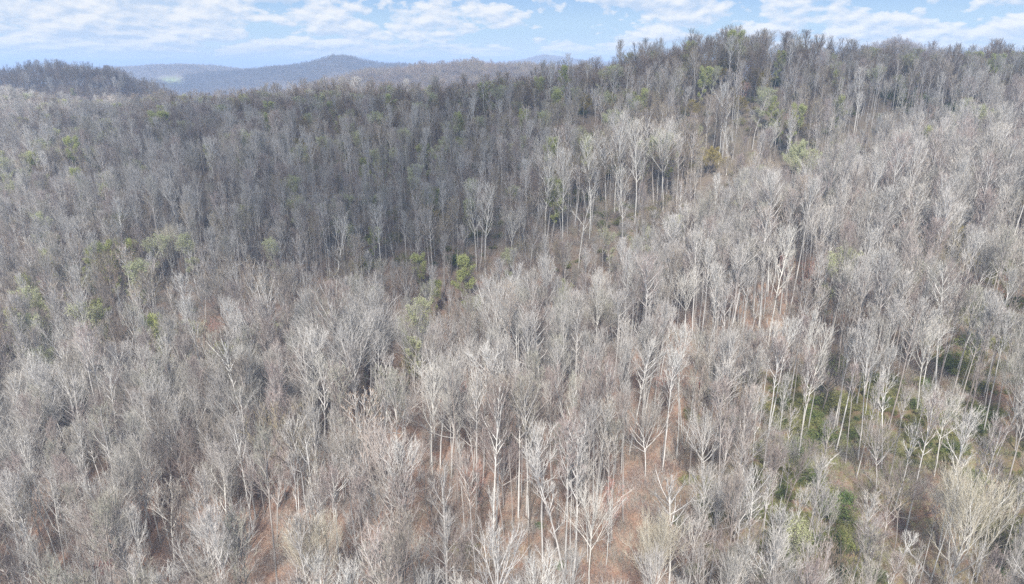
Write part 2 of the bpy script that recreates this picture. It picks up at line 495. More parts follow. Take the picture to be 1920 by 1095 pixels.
def make_tree(seed, H=25, clear=0.45, nl=16, ang=48, up=0.16, Rc=4.2, tf=1.0, r0=0.2, n2=7, n3=5, n4=4,
              wander=0.05, tw=0.0165, curl=0.13, leaves=0, leaf=0.22, trunks=1, top=0.62, lean=0.0, droop=0.0, low=0.5):
    g = np.random.RandomState(seed)
    trunk = Geo(); crown = Geo()
    r0 = r0 * 0.66
    up = up * 0.8
    tips = []; tw_b = []; tw_d = []; tw_l = []

    def walk(p, d, L, nseg, cur, wan):
        P = [p]; step = L / nseg
        for _ in range(nseg):
            d = nrm(d + np.array([0, 0, cur]) + g.normal(0, wan, 3))
            p = p + d * step
            P.append(p)
        return np.array(P)

    def kids(P, L, lo, n, a0, ratio, fn, r):
        ph = g.uniform(0, 6.28)
        for i in range(n):
            tt = lo + (1 - lo) * (i + g.uniform(0.2, 0.9)) / n
            x = tt * (len(P) - 1); k = min(int(x), len(P) - 2); fr = x - k
            p = P[k] * (1 - fr) + P[k + 1] * fr
            tan = nrm(P[k + 1] - P[k])
            ph += 2.399 + g.normal(0, 0.4)
            e = np.cross(tan, (0.3, 0.5, 0.81)); e = nrm(e); f2 = np.cross(tan, e)
            a = R(a0 * g.uniform(0.65, 1.2))
            d = tan * math.cos(a) + (e * math.cos(ph) + f2 * math.sin(ph)) * math.sin(a)
            fn(p, d, L * ratio * (1.15 - 0.75 * tt) * g.uniform(0.75, 1.2), r * (1 - 0.6 * tt) * 0.55)

    def l3(p, d, L, r):
        P = walk(p, d, L, 2, curl, 0.08)
        crown.tube(P, [max(r, tw * 1.15), tw * 0.9, tw * 0.4], 3)
        for i in range(n4):
            tt = (i + g.uniform(0.1, 1)) / n4 * 2
            k = min(int(tt), 1); q = P[k] + (P[k + 1] - P[k]) * (tt - k)
            tan = nrm(P[k + 1] - P[k])
            d2 = nrm(tan + g.normal(0, 0.24, 3) + np.array([0, 0, curl * 0.8]))
            tw_b.append(q); tw_d.append(d2); tw_l.append(L * g.uniform(0.45, 0.9) + 0.2)
        tips.append(P[-1]); tips.append(P[1])

    def l2(p, d, L, r):
        P = walk(p, d, L, 3, curl, 0.07)
        crown.tube(P, np.linspace(max(r, tw * 2.0), tw * 1.1, 4), 3, 2)
        kids(P, L, 0.15, n3, 27, 0.50, l3, r)

    for ti in range(trunks):
        base = np.array([0, 0, 0.0])
        d0 = np.array([lean, 0, 1.0])
        if trunks > 1:
            a = ti * 6.28 / trunks + g.uniform(0, 1)
            d0 = d0 + np.array([math.cos(a), math.sin(a), 0]) * 0.13
            base = np.array([math.cos(a), math.sin(a), 0]) * 0.25
        HT = H * tf
        N = 10
        P = walk(base - np.array([0, 0, 1.2]), nrm(d0), HT + 1.2, N, 0.04, wander)
        tpos = np.linspace(0, 1, N + 1)
        rr = r0 * (1 - tpos) ** 0.75 * (1 if tf > 0.9 else 1) + (0.03 if tf > 0.9 else r0 * 0.45 * tpos)
        rr[0] *= 1.35
        trunk.tube(P, rr, 6)
        ph = g.uniform(0, 6.28)
        cl = clear / tf
        for i in range(nl):
            s = (i + g.uniform(0, 0.8)) / nl
            tt = cl + (0.985 - cl) * s
            x = tt * N; k = min(int(x), N - 1); fr = x - k
            p = P[k] * (1 - fr) + P[k + 1] * fr
            ph += 2.399 + g.normal(0, 0.35)
            a = R(ang * (1.12 - 0.62 * s) * g.uniform(0.85, 1.15))
            d = nrm(np.array([math.cos(ph) * math.sin(a), math.sin(ph) * math.sin(a), math.cos(a)]) + nrm(P[k + 1] - P[k]) * 0.2)
            # reach an egg-shaped crown outline
            hgt = (p[2] / H - clear) / (1 - clear)
            env = math.sqrt(max(0.05, 1 - max(0, (hgt - (1 - top))) ** 2 / top ** 2 * 0.9)) * (low + (1 - low) * min(1, hgt / 0.35))
            L = Rc / max(0.45, math.sin(a)) * env * g.uniform(0.8, 1.15)
            if tf < 0.9:
                L = max(L, (H - p[2]) * 0.95) * g.uniform(0.85, 1.05)
            L = min(L, (H * 1.03 - p[2]) / max(0.3, math.cos(a * 0.7)))
            L = max(L, 1.0)
            rl = min(rr[k] * 0.66, 0.016 * L + 0.022)
            Q = walk(p, d, L, 5, up, 0.07 + wander * 0.6)
            if rl > 0.035: trunk.tube(Q, np.linspace(rl * 1.2, tw * 1.9, 6), 4)
            else: crown.tube(Q, np.linspace(rl * 1.25, tw * 2.0, 6), 3, 2)
            kids(Q, L, 0.18, max(3, int(n2 * min(1.3, L / (Rc * 1.2)))), 30, 0.50, l2, rl)
    b = np.array(tw_b); d = np.array(tw_d); L = np.array(tw_l)[:, None]
    side = np.cross(d, g.normal(0, 1, d.shape)); side /= np.linalg.norm(side, axis=1, keepdims=True)
    bend = d * L + g.normal(0, 0.08, d.shape) * L
    crown.tris(np.stack([b - side * tw * 0.6, b + side * tw * 0.6, b + bend], 1))
    if leaves:
        tp = np.array(tips)
        c = tp[g.randint(0, len(tp), leaves)] + g.normal(0, 0.28, (leaves, 3))
        e1 = g.normal(0, 1, (leaves, 3)); e1 /= np.linalg.norm(e1, axis=1, keepdims=True)
        e2 = np.cross(e1, g.normal(0, 1, (leaves, 3))); e2 /= np.linalg.norm(e2, axis=1, keepdims=True)
        s = leaf * g.uniform(0.5, 1.2, (leaves, 1))
        crown.tris(np.stack([c - e1 * s, c + e1 * s * 0.6 - e2 * s * 0.7, c + e1 * s * 0.6 + e2 * s * 0.7], 1), 1)
    return trunk, crown


PROTO = {}      # kind -> (trunk mesh, crown mesh, height)


def proto(kind, tmat, cmats, **kw):
    t_, c_ = make_tree(**kw)
    cm_ = [cmats[0], cmats[-1], tmat]
    PROTO[kind] = (t_.mesh('trunk', [tmat]), c_.mesh('crown', cm_, False), kw.get('H', 25))


# slender forest-grown trees
for k, s in enumerate((11, 12, 13, 14, 15)):
    proto(f'slender{k}', M_BARK, [M_TWIG], seed=s, H=(27, 28, 26, 28, 25)[k], clear=(0.52, 0.60, 0.55, 0.66, 0.50)[k], nl=(20, 18, 22, 17, 20)[k], ang=(42, 45, 52, 43, 38)[k], Rc=(3.2, 3.5, 4.0, 3.0, 2.7)[k],
          r0=(0.21, 0.2, 0.21, 0.19, 0.18)[k], up=(0.22, 0.19, 0.15, 0.20, 0.24)[k], n2=7, n3=5, lean=(0.03, 0.05, 0.0, 0.04, 0.07)[k], wander=(0.025, 0.02, 0.03, 0.015, 0.03)[k])
for k, s in enumerate((21, 22, 23)):
    proto(f'round{k}', M_BARK, [M_TWIG], seed=s, H=(24, 25, 21)[k], clear=(0.56, 0.52, 0.44)[k], nl=18, ang=(58, 54, 62)[k], Rc=(4.3, 4.6, 4.2)[k], r0=0.2, up=(0.2, 0.24, 0.15)[k], tf=(1.0, 0.8, 0.86)[k], n2=8, n3=5, low=0.78)
for k, s in enumerate((31, 32, 33)):
    proto(f'broad{k}', M_BARK, [M_TWIG], seed=s, H=(22, 23, 20)[k], clear=(0.3, 0.36, 0.28)[k], nl=13, ang=(54, 48, 60)[k], Rc=(5.6, 5.0, 5.8)[k], r0=0.26, up=(0.16, 0.2, 0.10)[k], tf=(0.60, 0.66, 0.72)[k], n2=10, n3=6, wander=(0.06, 0.05, 0.09)[k], low=0.8)
for k, s in enumerate((41, 42)):
    proto(f'pole{k}', M_BARK, [M_TWIG], seed=s, H=(24, 19)[k], clear=0.60, nl=12, ang=42, Rc=2.2, r0=0.13, up=0.16, n2=6, n3=4, n4=4, lean=0.07 * k, wander=0.02)
proto('twin', M_BARK, [M_TWIG], seed=51, H=24, clear=0.42, nl=12, ang=42, Rc=2.7, r0=0.18, up=0.22, wander=0.025, trunks=2, n2=7, n3=5)
proto('small', M_DBARK, [M_TWIG], seed=55, H=11, clear=0.22, nl=12, ang=60, Rc=2.8, r0=0.08, up=0.10, n2=6, n3=6, tw=0.014)
proto('dark0', M_DBARK, [M_DTWIG], seed=61, H=24, clear=0.46, nl=15, ang=50, Rc=3.8, r0=0.22, up=0.14, n2=6, n3=4, n4=3, wander=0.07)
proto('dark1', M_DBARK, [M_DTWIG], seed=62, H=22, clear=0.40, nl=12, ang=54, Rc=4.4, r0=0.24, up=0.12, tf=0.72, n2=6, n3=5, n4=3, wander=0.08)
proto('dark2', M_BARK, [M_DTWIG], seed=63, H=26, clear=0.62, nl=15, ang=46, Rc=3.2, r0=0.19, up=0.18, n2=6, n3=4, n4=3, wander=0.04)
# landmark forms
proto('sycamore', M_WBARK, [M_WTWIG], seed=71, H=30, clear=0.30, nl=11, ang=52, Rc=5.2, r0=0.30, up=0.12, n2=5, n3=5, n4=4, wander=0.05, tw=0.016)
proto('poplar', M_WBARK, [M_WTWIG], seed=72, H=32, clear=0.42, nl=18, ang=50, Rc=4.8, r0=0.27, up=0.26, n2=7, n3=6, n4=4, tw=0.015, wander=0.03, low=0.85)
proto('vase', M_WBARK, [M_WTWIG], seed=73, H=26, clear=0.42, nl=11, ang=46, Rc=4.8, r0=0.25, up=0.14, tf=0.66, n2=8, n3=6, n4=4, tw=0.015)
proto('straw', M_WBARK, [M_TTWIG], seed=74, H=23, clear=0.28, nl=15, ang=40, Rc=3.4, r0=0.24, up=0.16, tf=0.70, n2=11, n3=8, n4=5, tw=0.015, low=0.8)
proto('lime', M_BARK, [M_TWIG, M_LIME], seed=81, H=22, clear=0.35, nl=14, ang=52, Rc=3.6, r0=0.18, up=0.12, n2=7, n3=6, n4=3, leaves=9000, leaf=0.17)
proto('palegreen', M_BARK, [M_WTWIG, M_PALE], seed=82, H=21, clear=0.30, nl=14, ang=58, Rc=5.0, r0=0.22, up=0.10, tf=0.75, n2=9, n3=7, n4=3, leaves=22000, leaf=0.17)
proto('gold', M_DBARK, [M_DTWIG, M_GOLD], seed=83, H=13, clear=0.18, nl=14, ang=64, Rc=3.8, r0=0.15, up=0.08, tf=0.8, n2=8, n3=6, n4=3, leaves=11000, leaf=0.16)
proto('bud', M_BARK, [M_TWIG, M_PALE], seed=84, H=22, clear=0.38, nl=15, ang=52, Rc=3.9, r0=0.18, up=0.13, n2=8, n3=6, n4=4, leaves=4200, leaf=0.15)
proto('redbud', M_BARK, [M_RTWIG], seed=85, H=14, clear=0.30, nl=13, ang=54, Rc=3.0, r0=0.10, up=0.13, n2=8, n3=6, n4=4)


def make_shrub(seed, Hh, Rr, mats, nleaf, leaf=0.2):
    """bushy evergreen or young leafy shrub: stems and leaf clumps"""
    g = np.random.RandomState(seed)
    st = Geo(); lf = Geo()
    cs = []
    for i in range(20):
        a = g.uniform(0, 6.28); rad = Rr * g.choice([0.6, 1.0, 1.5]) * math.sqrt(g.uniform(0, 1)) * 0.85
        top = np.array([math.cos(a) * rad, math.sin(a) * rad, Hh * g.uniform(0.45, 0.95) * (1.1 - 0.45 * rad / Rr)])
        b = top * np.array([0.15, 0.15, 0]) + np.array([0, 0, -0.5])
        mid_ = (b + top) / 2 + g.normal(0, 0.25, 3)
        st.tube(np.array([b, mid_, top]), [0.06, 0.04, 0.015], 4)
        for tt in (0.5, 0.75, 1.0):
            cs.append((b * (1 - tt) + top * tt + g.normal(0, 0.35, 3), g.uniform(0.35, 0.85)))
    k = nleaf // len(cs)
    for c, s in cs:
        off = g.normal(0, 1, (k, 3)) * s * np.array([0.75, 0.75, 0.45]) * g.uniform(0.5, 1.3)
        p = c + off
        p[:, 2] = np.maximum(p[:, 2], 0.1)
        e1 = g.normal(0, 1, (k, 3)); e1 /= np.linalg.norm(e1, axis=1, keepdims=True)
        e2 = np.cross(e1, g.normal(0, 1, (k, 3))); e2 /= np.linalg.norm(e2, axis=1, keepdims=True)
        z = leaf * g.uniform(0.5, 1.2, (k, 1))
        lf.tris(np.stack([p - e1 * z, p + e1 * z * 0.5 - e2 * z * 0.6, p + e1 * z * 0.5 + e2 * z * 0.6], 1))
    return st.mesh('stems', [M_DBARK]), lf.mesh('foliage', mats, False)


def make_brush(seed, n_=70):
    """knee to head high leafless brush"""
    g = np.random.RandomState(seed)
    st = Geo(); V_ = []
    for i in range(n_):
        b = np.array([g.normal(0, 1.1), g.normal(0, 1.1), -0.1])
        d = nrm(np.array([g.normal(0, 0.35), g.normal(0, 0.35), 1]))
        L = g.uniform(0.8, 2.8)
        m1 = b + d * L * 0.5; t1 = m1 + nrm(d + g.normal(0, 0.25, 3)) * L * 0.5
        st.tube(np.array([b, m1, t1]), [0.015, 0.012, 0.004], 3)
        for _ in range(7):
            q = b + (t1 - b) * g.uniform(0.3, 1)
            e = nrm(d + g.normal(0, 0.6, 3)) * L * g.uniform(0.15, 0.4)
            s = nrm(np.cross(e, g.normal(0, 1, 3))) * 0.010
            V_.append([q - s, q + s, q + e])
    st.tris(np.array(V_))
    return st


SHRUB = {
    'green': make_shrub(91, 4.2, 3.0, [M_GREEN], 3200, 0.19),
    'olive': make_shrub(92, 3.8, 3.4, [M_OLIVE], 2600, 0.16),
    'bright': make_shrub(93, 2.6, 2.0, [M_BRIGHT], 2800, 0.18),
    'red': make_shrub(94, 4.2, 2.6, [M_RED], 2600, 0.15),
}


def link(o):
    S.collection.objects.link(o)
    return o


TREES = {}     # first thing built of each kind, copied afterwards


def place_tree(kind, x, y, z, rot, scl, label, cat, group, name):
    if kind not in TREES:
        tm, cm, _ = PROTO[kind]
        root = link(bpy.data.objects.new(name, None))
        root.empty_display_size = 0.5
        a = link(bpy.data.objects.new('trunk', tm)); a.parent = root
        b = link(bpy.data.objects.new('crown', cm)); b.parent = root
        TREES[kind] = (root, a, b)
    else:
        r0_, a0, b0 = TREES[kind]
        root = link(r0_.copy()); root.name = name
        a = link(a0.copy()); a.parent = root
        b = link(b0.copy()); b.parent = root
    root.location = (x, y, z)
    root.rotation_euler = (0, 0, rot)
    root.scale = scl
    for k in ('label', 'category', 'group'):
        if k in root: del root[k]
    tag(root, label, cat, group)
    return root


# ------------------------------------------------------------------ landmark trees: (u, v of the foot, v of the top, kind, label, short name, object name, category)
LM = [
    (631, 600, 415, 'sycamore', 'tall white-barked tree with few crooked limbs, above the red leaf floor', 'crooked white tree', 'sycamore_tree', 'tree'),
    (893, 510, 345, 'poplar', 'left of two tall white-limbed trees standing close together on the dark middle slope', 'twin white trees', 'poplar_tree', 'tree'),
    (910, 514, 350, 'poplar', 'right of two tall white-limbed trees standing close together on the dark middle slope', None, 'poplar_tree', 'tree'),
    (957, 505, 388, 'vase', 'lone pale vase-shaped tree right of the two tall white trees', 'pale vase-shaped tree', 'bare_tree', 'tree'),
    (1022, 462, 292, 'poplar', 'white upswept tree at the left end of the bright white stand', 'leftmost white stand tree', 'poplar_tree', 'tree'),
    (1055, 470, 285, 'poplar', 'white upswept tree second from the left in the bright white stand', None, 'poplar_tree', 'tree'),
    (1105, 450, 262, 'poplar', 'white upswept tree left of the tallest in the bright white stand', None, 'poplar_tree', 'tree'),
    (1152, 405, 218, 'poplar', 'tallest brightest white tree with upswept brush crown, middle of the white stand', 'tallest bright white tree', 'poplar_tree', 'tree'),
    (1190, 420, 232, 'poplar', 'white upswept tree just right of the tallest in the white stand', None, 'poplar_tree', 'tree'),
    (1243, 400, 226, 'vase', 'rounded white tree at the right end of the bright white stand', 'rightmost white stand tree', 'bare_tree', 'tree'),
    (1165, 480, 320, 'poplar', 'white tree standing lower than the rest, below the bright white stand', None, 'poplar_tree', 'tree'),
    (1085, 505, 355, 'sycamore', 'thin-crowned white tree low at the foot of the white stand', None, 'sycamore_tree', 'tree'),
    (1443, 318, 228, 'vase', 'small white balloon-crowned tree on the dark slope above the pale green tree', 'white balloon-crowned tree', 'bare_tree', 'tree'),
    (1362, 330, 238, 'sycamore', 'thin white tree on the dark slope right of the golden tree', None, 'sycamore_tree', 'tree'),
    (1325, 338, 280, 'gold', 'round golden-yellow leafing tree alone on the dark upper slope', 'round golden tree', 'golden_tree', 'leafing tree'),
    (1495, 370, 274, 'palegreen', 'broad pale green leafing tree right of the golden one', 'broad pale green tree', 'leafing_tree', 'leafing tree'),
    (1606, 375, 278, 'sycamore', 'thin white-trunked tree right of the broad pale green tree', None, 'sycamore_tree', 'tree'),
    (1600, 255, 130, 'poplar', 'tall pale tree leaning on the upper right slope below the skyline', None, 'poplar_tree', 'tree'),
    (1655, 215, 148, 'vase', 'pale tree by the green clearing, near the right skyline', None, 'bare_tree', 'tree'),
    (625, 262, 210, 'lime', 'bright lime leafing tree under the centre-left skyline', 'lime tree below skyline', 'lime_tree', 'leafing tree'),
    (576, 268, 222, 'gold', 'olive-gold leafing tree left of the bright lime tree', None, 'golden_tree', 'leafing tree'),
    (404, 345, 274, 'lime', 'lime-tipped tree beside the white vase tree on the left slope', None, 'lime_tree', 'leafing tree'),
    (378, 350, 262, 'vase', 'white vase-shaped tree beside the lime-tipped tree on the left slope', None, 'bare_tree', 'tree'),
    (152, 305, 272, 'lime', 'yellow-green leafing tree far up the left slope', None, 'lime_tree', 'leafing tree'),
    (143, 200, 168, 'lime', 'small lime leafing tree at the top of the left slope below the dark knoll', None, 'lime_tree', 'leafing tree'),
    (1055, 205, 128, 'lime', 'fresh green tree breaking the skyline right of centre', None, 'lime_tree', 'leafing tree'),
    (1000, 232, 150, 'lime', 'pale lime tree on the skyline left of the fresh green one', None, 'lime_tree', 'leafing tree'),
    (916, 238, 160, 'lime', 'lime leafing tree at the left foot of the high skyline ridge', None, 'lime_tree', 'leafing tree'),
    (1450, 175, 100, 'lime', 'bright green leafing tree below the highest skyline trees', None, 'lime_tree', 'leafing tree'),
    (1330, 205, 128, 'bud', 'tree with lime-tipped top on the high ridge, left of the bright green one', None, 'budding_tree', 'leafing tree'),
    (1097, 222, 178, 'gold', 'golden leafing tree under the skyline, left of the white stand', None, 'golden_tree', 'leafing tree'),
    (1297, 232, 190, 'gold', 'golden leafing tree above the rightmost tree of the white stand', None, 'golden_tree', 'leafing tree'),
    (1385, 225, 183, 'gold', 'small golden leafing tree on the high dark slope', None, 'golden_tree', 'leafing tree'),
    (325, 545, 424, 'straw', 'straw-tinted white-limbed tree left of middle, rising over grey crowns', 'straw-tinted tree', 'bare_tree', 'tree'),
    (430, 640, 498, 'broad0', 'broad pale fan-crowned tree above the red leaf floor on the left', 'pale fan-crowned tree', 'bare_tree', 'tree'),
    (735, 720, 556, 'broad1', 'wide dome-crowned grey tree on the middle spur crest', 'dome-crowned spur tree', 'bare_tree', 'tree'),
    (1440, 655, 432, 'poplar', 'very tall pale tree with a narrow brush crown right of centre', 'tall pale brush tree', 'poplar_tree', 'tree'),
    (1285, 650, 505, 'vase', 'fan-crowned white-limbed tree left of the very tall pale brush tree', 'fan-crowned white tree', 'bare_tree', 'tree'),
    (1118, 690, 520, 'poplar', 'narrow pale tree standing in the centre of the wood', 'narrow pale centre tree', 'poplar_tree', 'tree'),
    (1500, 836, 615, 'poplar', 'tall pale tree with dense upswept crown above the green thicket', 'tall thicket tree', 'poplar_tree', 'tree'),
    (1718, 775, 590, 'vase', 'forked white tree with spreading limbs on the right', 'forked white tree', 'bare_tree', 'tree'),
    (1890, 610, 430, 'broad0', 'wide cream-crowned tree at the right edge of the photo', 'cream crown at right edge', 'bare_tree', 'tree'),
    (1810, 600, 440, 'broad1', 'pale flat-topped tree left of the cream crown at the right edge', None, 'bare_tree', 'tree'),
    (1695, 1012, 748, 'slender1', 'very tall bare-stemmed tree, left of the big white-limbed bottom right tree', 'tall bare-stemmed tree', 'bare_tree', 'tree'),
    (1750, 905, 735, 'vase', 'white-limbed tree behind the tall bare-stemmed tree at lower right', None, 'bare_tree', 'tree'),
    (1772, 1150, 880, 'straw', 'big spreading white-limbed tree with straw twigs in the bottom right', 'big white-limbed tree', 'bare_tree', 'tree'),
    (1880, 950, 700, 'slender0', 'tall leaning pale stem near the right edge, lower right', None, 'bare_tree', 'tree'),
    (1205, 1180, 965, 'straw', 'straw-coloured tree with white limbs cut by the bottom edge', 'straw bottom tree', 'bare_tree', 'tree'),
    (1102, 1110, 912, 'vase', 'forked pale tree left of the straw-coloured bottom tree', None, 'bare_tree', 'tree'),
    (892, 1080, 858, 'slender2', 'pale tree standing on the orange leaf floor, bottom centre-left', 'orange floor tree', 'bare_tree', 'tree'),
    (930, 1105, 925, 'pole0', 'slim pale tree right of the orange-floor tree', None, 'bare_tree', 'tree'),
    (992, 1060, 895, 'dark0', 'left of two dark columnar stems near the bottom centre', 'two dark stems', 'bare_tree', 'tree'),
    (1040, 1050, 895, 'dark0', 'right of two dark columnar stems near the bottom centre', None, 'bare_tree', 'tree'),
    (600, 1190, 965, 'straw', 'big pale dome of bright limbs at the bottom, left of centre', 'bottom dome of limbs', 'bare_tree', 'tree'),
    (330, 1070, 898, 'sycamore', 'white-limbed tree with clear stem in the lower left', 'clear-stemmed white tree', 'sycamore_tree', 'tree'),
    (432, 1050, 880, 'sycamore', 'white crooked-limbed tree right of the clear-stemmed lower left one', None, 'sycamore_tree', 'tree'),
    (365, 965, 790, 'broad0', 'wide-crowned pale tree in the middle of the lower left wood', 'wide pale lower-left tree', 'bare_tree', 'tree'),
    (40, 960, 770, 'sycamore', 'white crooked tree at the left edge of the photo', 'white tree at left edge', 'sycamore_tree', 'tree'),
    (520, 1010, 835, 'broad1', 'pale fan-crowned tree above the bottom dome of limbs', None, 'bare_tree', 'tree'),
    (812, 905, 690, 'poplar', 'tall pale brush-crowned tree beside the orange leaf gap', 'pale orange-gap tree', 'poplar_tree', 'tree'),
    (1210, 900, 745, 'broad0', 'fan-crowned tree right of the orange leaf gap, lower centre', None, 'bare_tree', 'tree'),
    (1640, 930, 790, 'broad1', 'wide drooping pale crown left of the tall bare-stemmed tree', None, 'bare_tree', 'tree'),
    (1470, 950, 820, 'broad0', 'short grey fan-crowned tree at the left side of the green thicket', None, 'bare_tree', 'tree'),
]

rnd = random.Random(7)
LMPOS = []
REFS = []
for (u, vb, vt, kind, label, ref, nm, cat) in LM:
    x, y, z = ground_hit(u, vb)
    # real height of the tree from its foot to its top
    r = ray(u, vt)
    hh = r[2] * (y / r[1]) - z
    s = max(0.6, min(1.6, hh / PROTO[kind][2]))
    place_tree(kind, x, y, z, rnd.uniform(0, 6.28), (s * (0.78 if kind == 'straw' else 0.95), s * (0.78 if kind == 'straw' else 0.95), s), label, cat, None, nm)
    LMPOS.append((x, y))
    if ref:
        REFS.append((ref, u, (vb + vt) / 2))
LMPOS = np.array(LMPOS)

# ------------------------------------------------------------------ all other trees of the wood
g = np.random.RandomState(3)


def jgrid(y0, y1, sp):
    ysg = np.arange(y0, y1, sp)
    out = []
    for yy in ysg:
        hw = (yy + 60) * 0.84 + 20
        xs = np.arange(-hw, hw, sp)
        out.append(np.stack([xs + g.uniform(-.48, .48, len(xs)) * sp, np.full(len(xs), yy) + g.uniform(-.48, .48, len(xs)) * sp], -1))
    return np.concatenate(out)


def skyline_visible(x, y, z, hgt, margin):
    """keep what can show over the nearer ground"""
    tt = np.clip(((x / (y + 40.0)) + 1.35) / 2.7 * (nc - 1), 0, nc - 1).astype(int)
    ang_ = HZ / np.sqrt(X ** 2 + Y ** 2)
    mx = np.maximum.accumulate(ang_, axis=0)
    row = np.clip(np.searchsorted(ys, y) - 1, 0, nr - 1)
    return (z + hgt) / np.sqrt(x * x + y * y) > mx[row, tt] - margin


Pn = np.concatenate([jgrid(72, 210, 3.85), jgrid(210, 620, 4.4)])
Pz = height(Pn[:, 0], Pn[:, 1])
U, Vv, D = project(Pn[:, 0], Pn[:, 1], Pz)
gaps = np.zeros(len(Pn))
for cu, cv, ru, rv, a in ((385, 660, 90, 45, 1.0), (500, 610, 60, 30, 0.8), (850, 800, 55, 65, 1.0), (760, 860, 60, 50, 0.6), (1080, 860, 60, 50, 0.6), (1455, 630, 60, 28, 0.95), (1240, 960, 60, 90, 0.9),
                          (1560, 960, 60, 50, 0.9), (1540, 760, 35, 50, 0.6), (720, 950, 50, 60, 0.7), (900, 1050, 100, 50, 0.9), (1380, 920, 60, 60, 0.6), (1890, 900, 40, 60, 0.5),
                          (1712, 182, 30, 9, 1.2), (400, 775, 85, 40, 0.65), (560, 660, 60, 30, 0.5), (1890, 212, 50, 9, 1.2), (560, 930, 50, 30, 0.7), (1250, 1080, 80, 50, 0.9), (1620, 1060, 80, 50, 0.7)):
    gaps = np.maximum(gaps, a * blob(U, Vv, cu, cv, ru, rv))
thin = np.where((Pn[:, 1] < 200), 0.12 * (1 - blob(U, Vv, 100, 950, 480, 300)), 0.0)
clump = wave(Pn[:, 0], Pn[:, 1], 26, 75, 1.0) / 80.0
keep = g.uniform(0, 1, len(Pn)) > np.clip(0.08 + thin + gaps * 0.97 + clump * 0.15, 0, 1)
dm = np.min(np.hypot(Pn[:, 0][:, None] - LMPOS[None, :, 0], Pn[:, 1][:, None] - LMPOS[None, :, 1]), axis=1)
keep &= dm > 2.6
keep &= skyline_visible(Pn[:, 0], Pn[:, 1], Pz, 26, 0.02)
Pn, Pz, U, Vv, D = Pn[keep], Pz[keep], U[keep], Vv[keep], D[keep]
NK = ['slender0', 'slender1', 'slender2', 'slender3', 'slender4', 'round0', 'round1', 'round2', 'broad0', 'broad1', 'broad2', 'pole0', 'pole1', 'twin', 'small', 'dark0', 'dark1', 'dark2', 'bud', 'redbud', 'lime', 'gold']
# the crest of the near spur, and the skyline crest, as distances for each direction
ang_u = Pn[:, 0] / Pn[:, 1] * F / 1.06 + 960
spur_y = np.interp(ang_u, [-100, 200, 400, 660, 960, 1200, 1400, 1600, 1800, 1960], [150, 152, 152, 163, 171, 202, 236, 264, 296, 312])
far_slope = np.clip((Pn[:, 1] - spur_y - 18) / 8, 0, 1)
on_spur = np.exp(-((Pn[:, 1] - spur_y + 4) / 18) ** 2) * (ang_u > 450)
dark_w = np.clip(1.0 * blob(U, Vv, 1350, 185, 620, 105) + 0.95 * blob(U, Vv, 620, 250, 430, 75) + 0.40 * blob(U, Vv, 950, 400, 400, 110) + 0.5 * blob(U, Vv, 1140, 380, 220, 110) + 0.5 * blob(U, Vv, 60, 380, 120, 70), 0, 1) * far_slope  # browner, darker tree kinds, partly standing in for shade on the slope
dark_w = np.clip(dark_w + 0.75 * np.exp(-((Pn[:, 1] - spur_y - 55) / 38) ** 2) * far_slope * (ang_u < 1500), 0, 1)  # darker kinds again, as shade in the hollow behind the spur
crest_y = np.interp(ang_u, [-350, 0, 200, 400, 660, 960, 1200, 1400, 1600, 1800, 1960], [670, 628, 590, 560, 515, 440, 415, 402, 415, 428, 440])
dark_w = np.maximum(dark_w, 1.0 * (np.abs(Pn[:, 1] - crest_y) < 42) * (ang_u > 320))
kinds = np.zeros(len(Pn), int)
for i in range(len(Pn)):
    left = blob(U[i], Vv[i], 100, 950, 420, 250)
    dome = max(left, on_spur[i], 0.6 * blob(U[i], Vv[i], 150, 330, 420, 150))
    fs_ = far_slope[i]
    cen = 1 - dome
    wgt = np.array([12 + 5 * cen, 12 + 6 * cen, 10, 9 + 22 * fs_ + 6 * cen, 12 + 6 * cen, 2 + 11 * dome, 2 + 11 * dome, 2 + 8 * dome, 1 + 14 * dome, 1 + 12 * dome, 0.6 + 9 * dome, 16 - 12 * dome + 8 * fs_, 12 - 9 * dome + 3 * fs_, 8, 6, 1, 1, 1 + 10 * fs_,
                    0.5 + 9 * fs_, 0.9, 0.02 + 3.6 * fs_, 0.02 + 1.1 * fs_], float)
    dw = dark_w[i]
    if 0.3 < fs_ and Pn[i, 1] < spur_y[i] + 85:
        wgt[[2, 5, 6, 7, 8, 9, 10, 14, 15, 16]] *= 0.2
    top_ = np.clip((Pn[i, 1] - 355) / 30, 0, 1)
    wgt[[3, 4, 11, 12]] *= 1 - 0.85 * top_; wgt[5:10] += 5 * top_
    wgt[:15] *= (1 - 0.85 * dw); wgt[15:17] += 44 * dw * (0.4 + 0.9 * top_); wgt[17] += 44 * dw * (1 - 0.85 * top_)
    wgt /= wgt.sum()
    kinds[i] = g.choice(len(NK), p=wgt)
scale = (0.72 + 0.46 * g.uniform(0, 1, len(Pn)) ** 0.8) * np.where((Pn[:, 1] < 240) & ((kinds < 5) | (kinds > 10)), 1.06, 1.0) * (1 + 0.10 * wave(Pn[:, 0], Pn[:, 1], 120, 190, 1.0) / 300) * np.where(Pn[:, 1] > 380, 0.9, 1.0)
wid = scale * g.uniform(0.82, 1.16, len(Pn))
wid *= 1 + 0.3 * np.clip((Pn[:, 1] - 355) / 30, 0, 1)
rots = g.uniform(0, 6.28, len(Pn))
tilt = g.normal(0, 0.028, (len(Pn), 2))

Hs = np.array([PROTO[k][2] for k in NK])[kinds] * scale
ut, vt, dt = project(Pn[:, 0], Pn[:, 1], Pz + Hs)
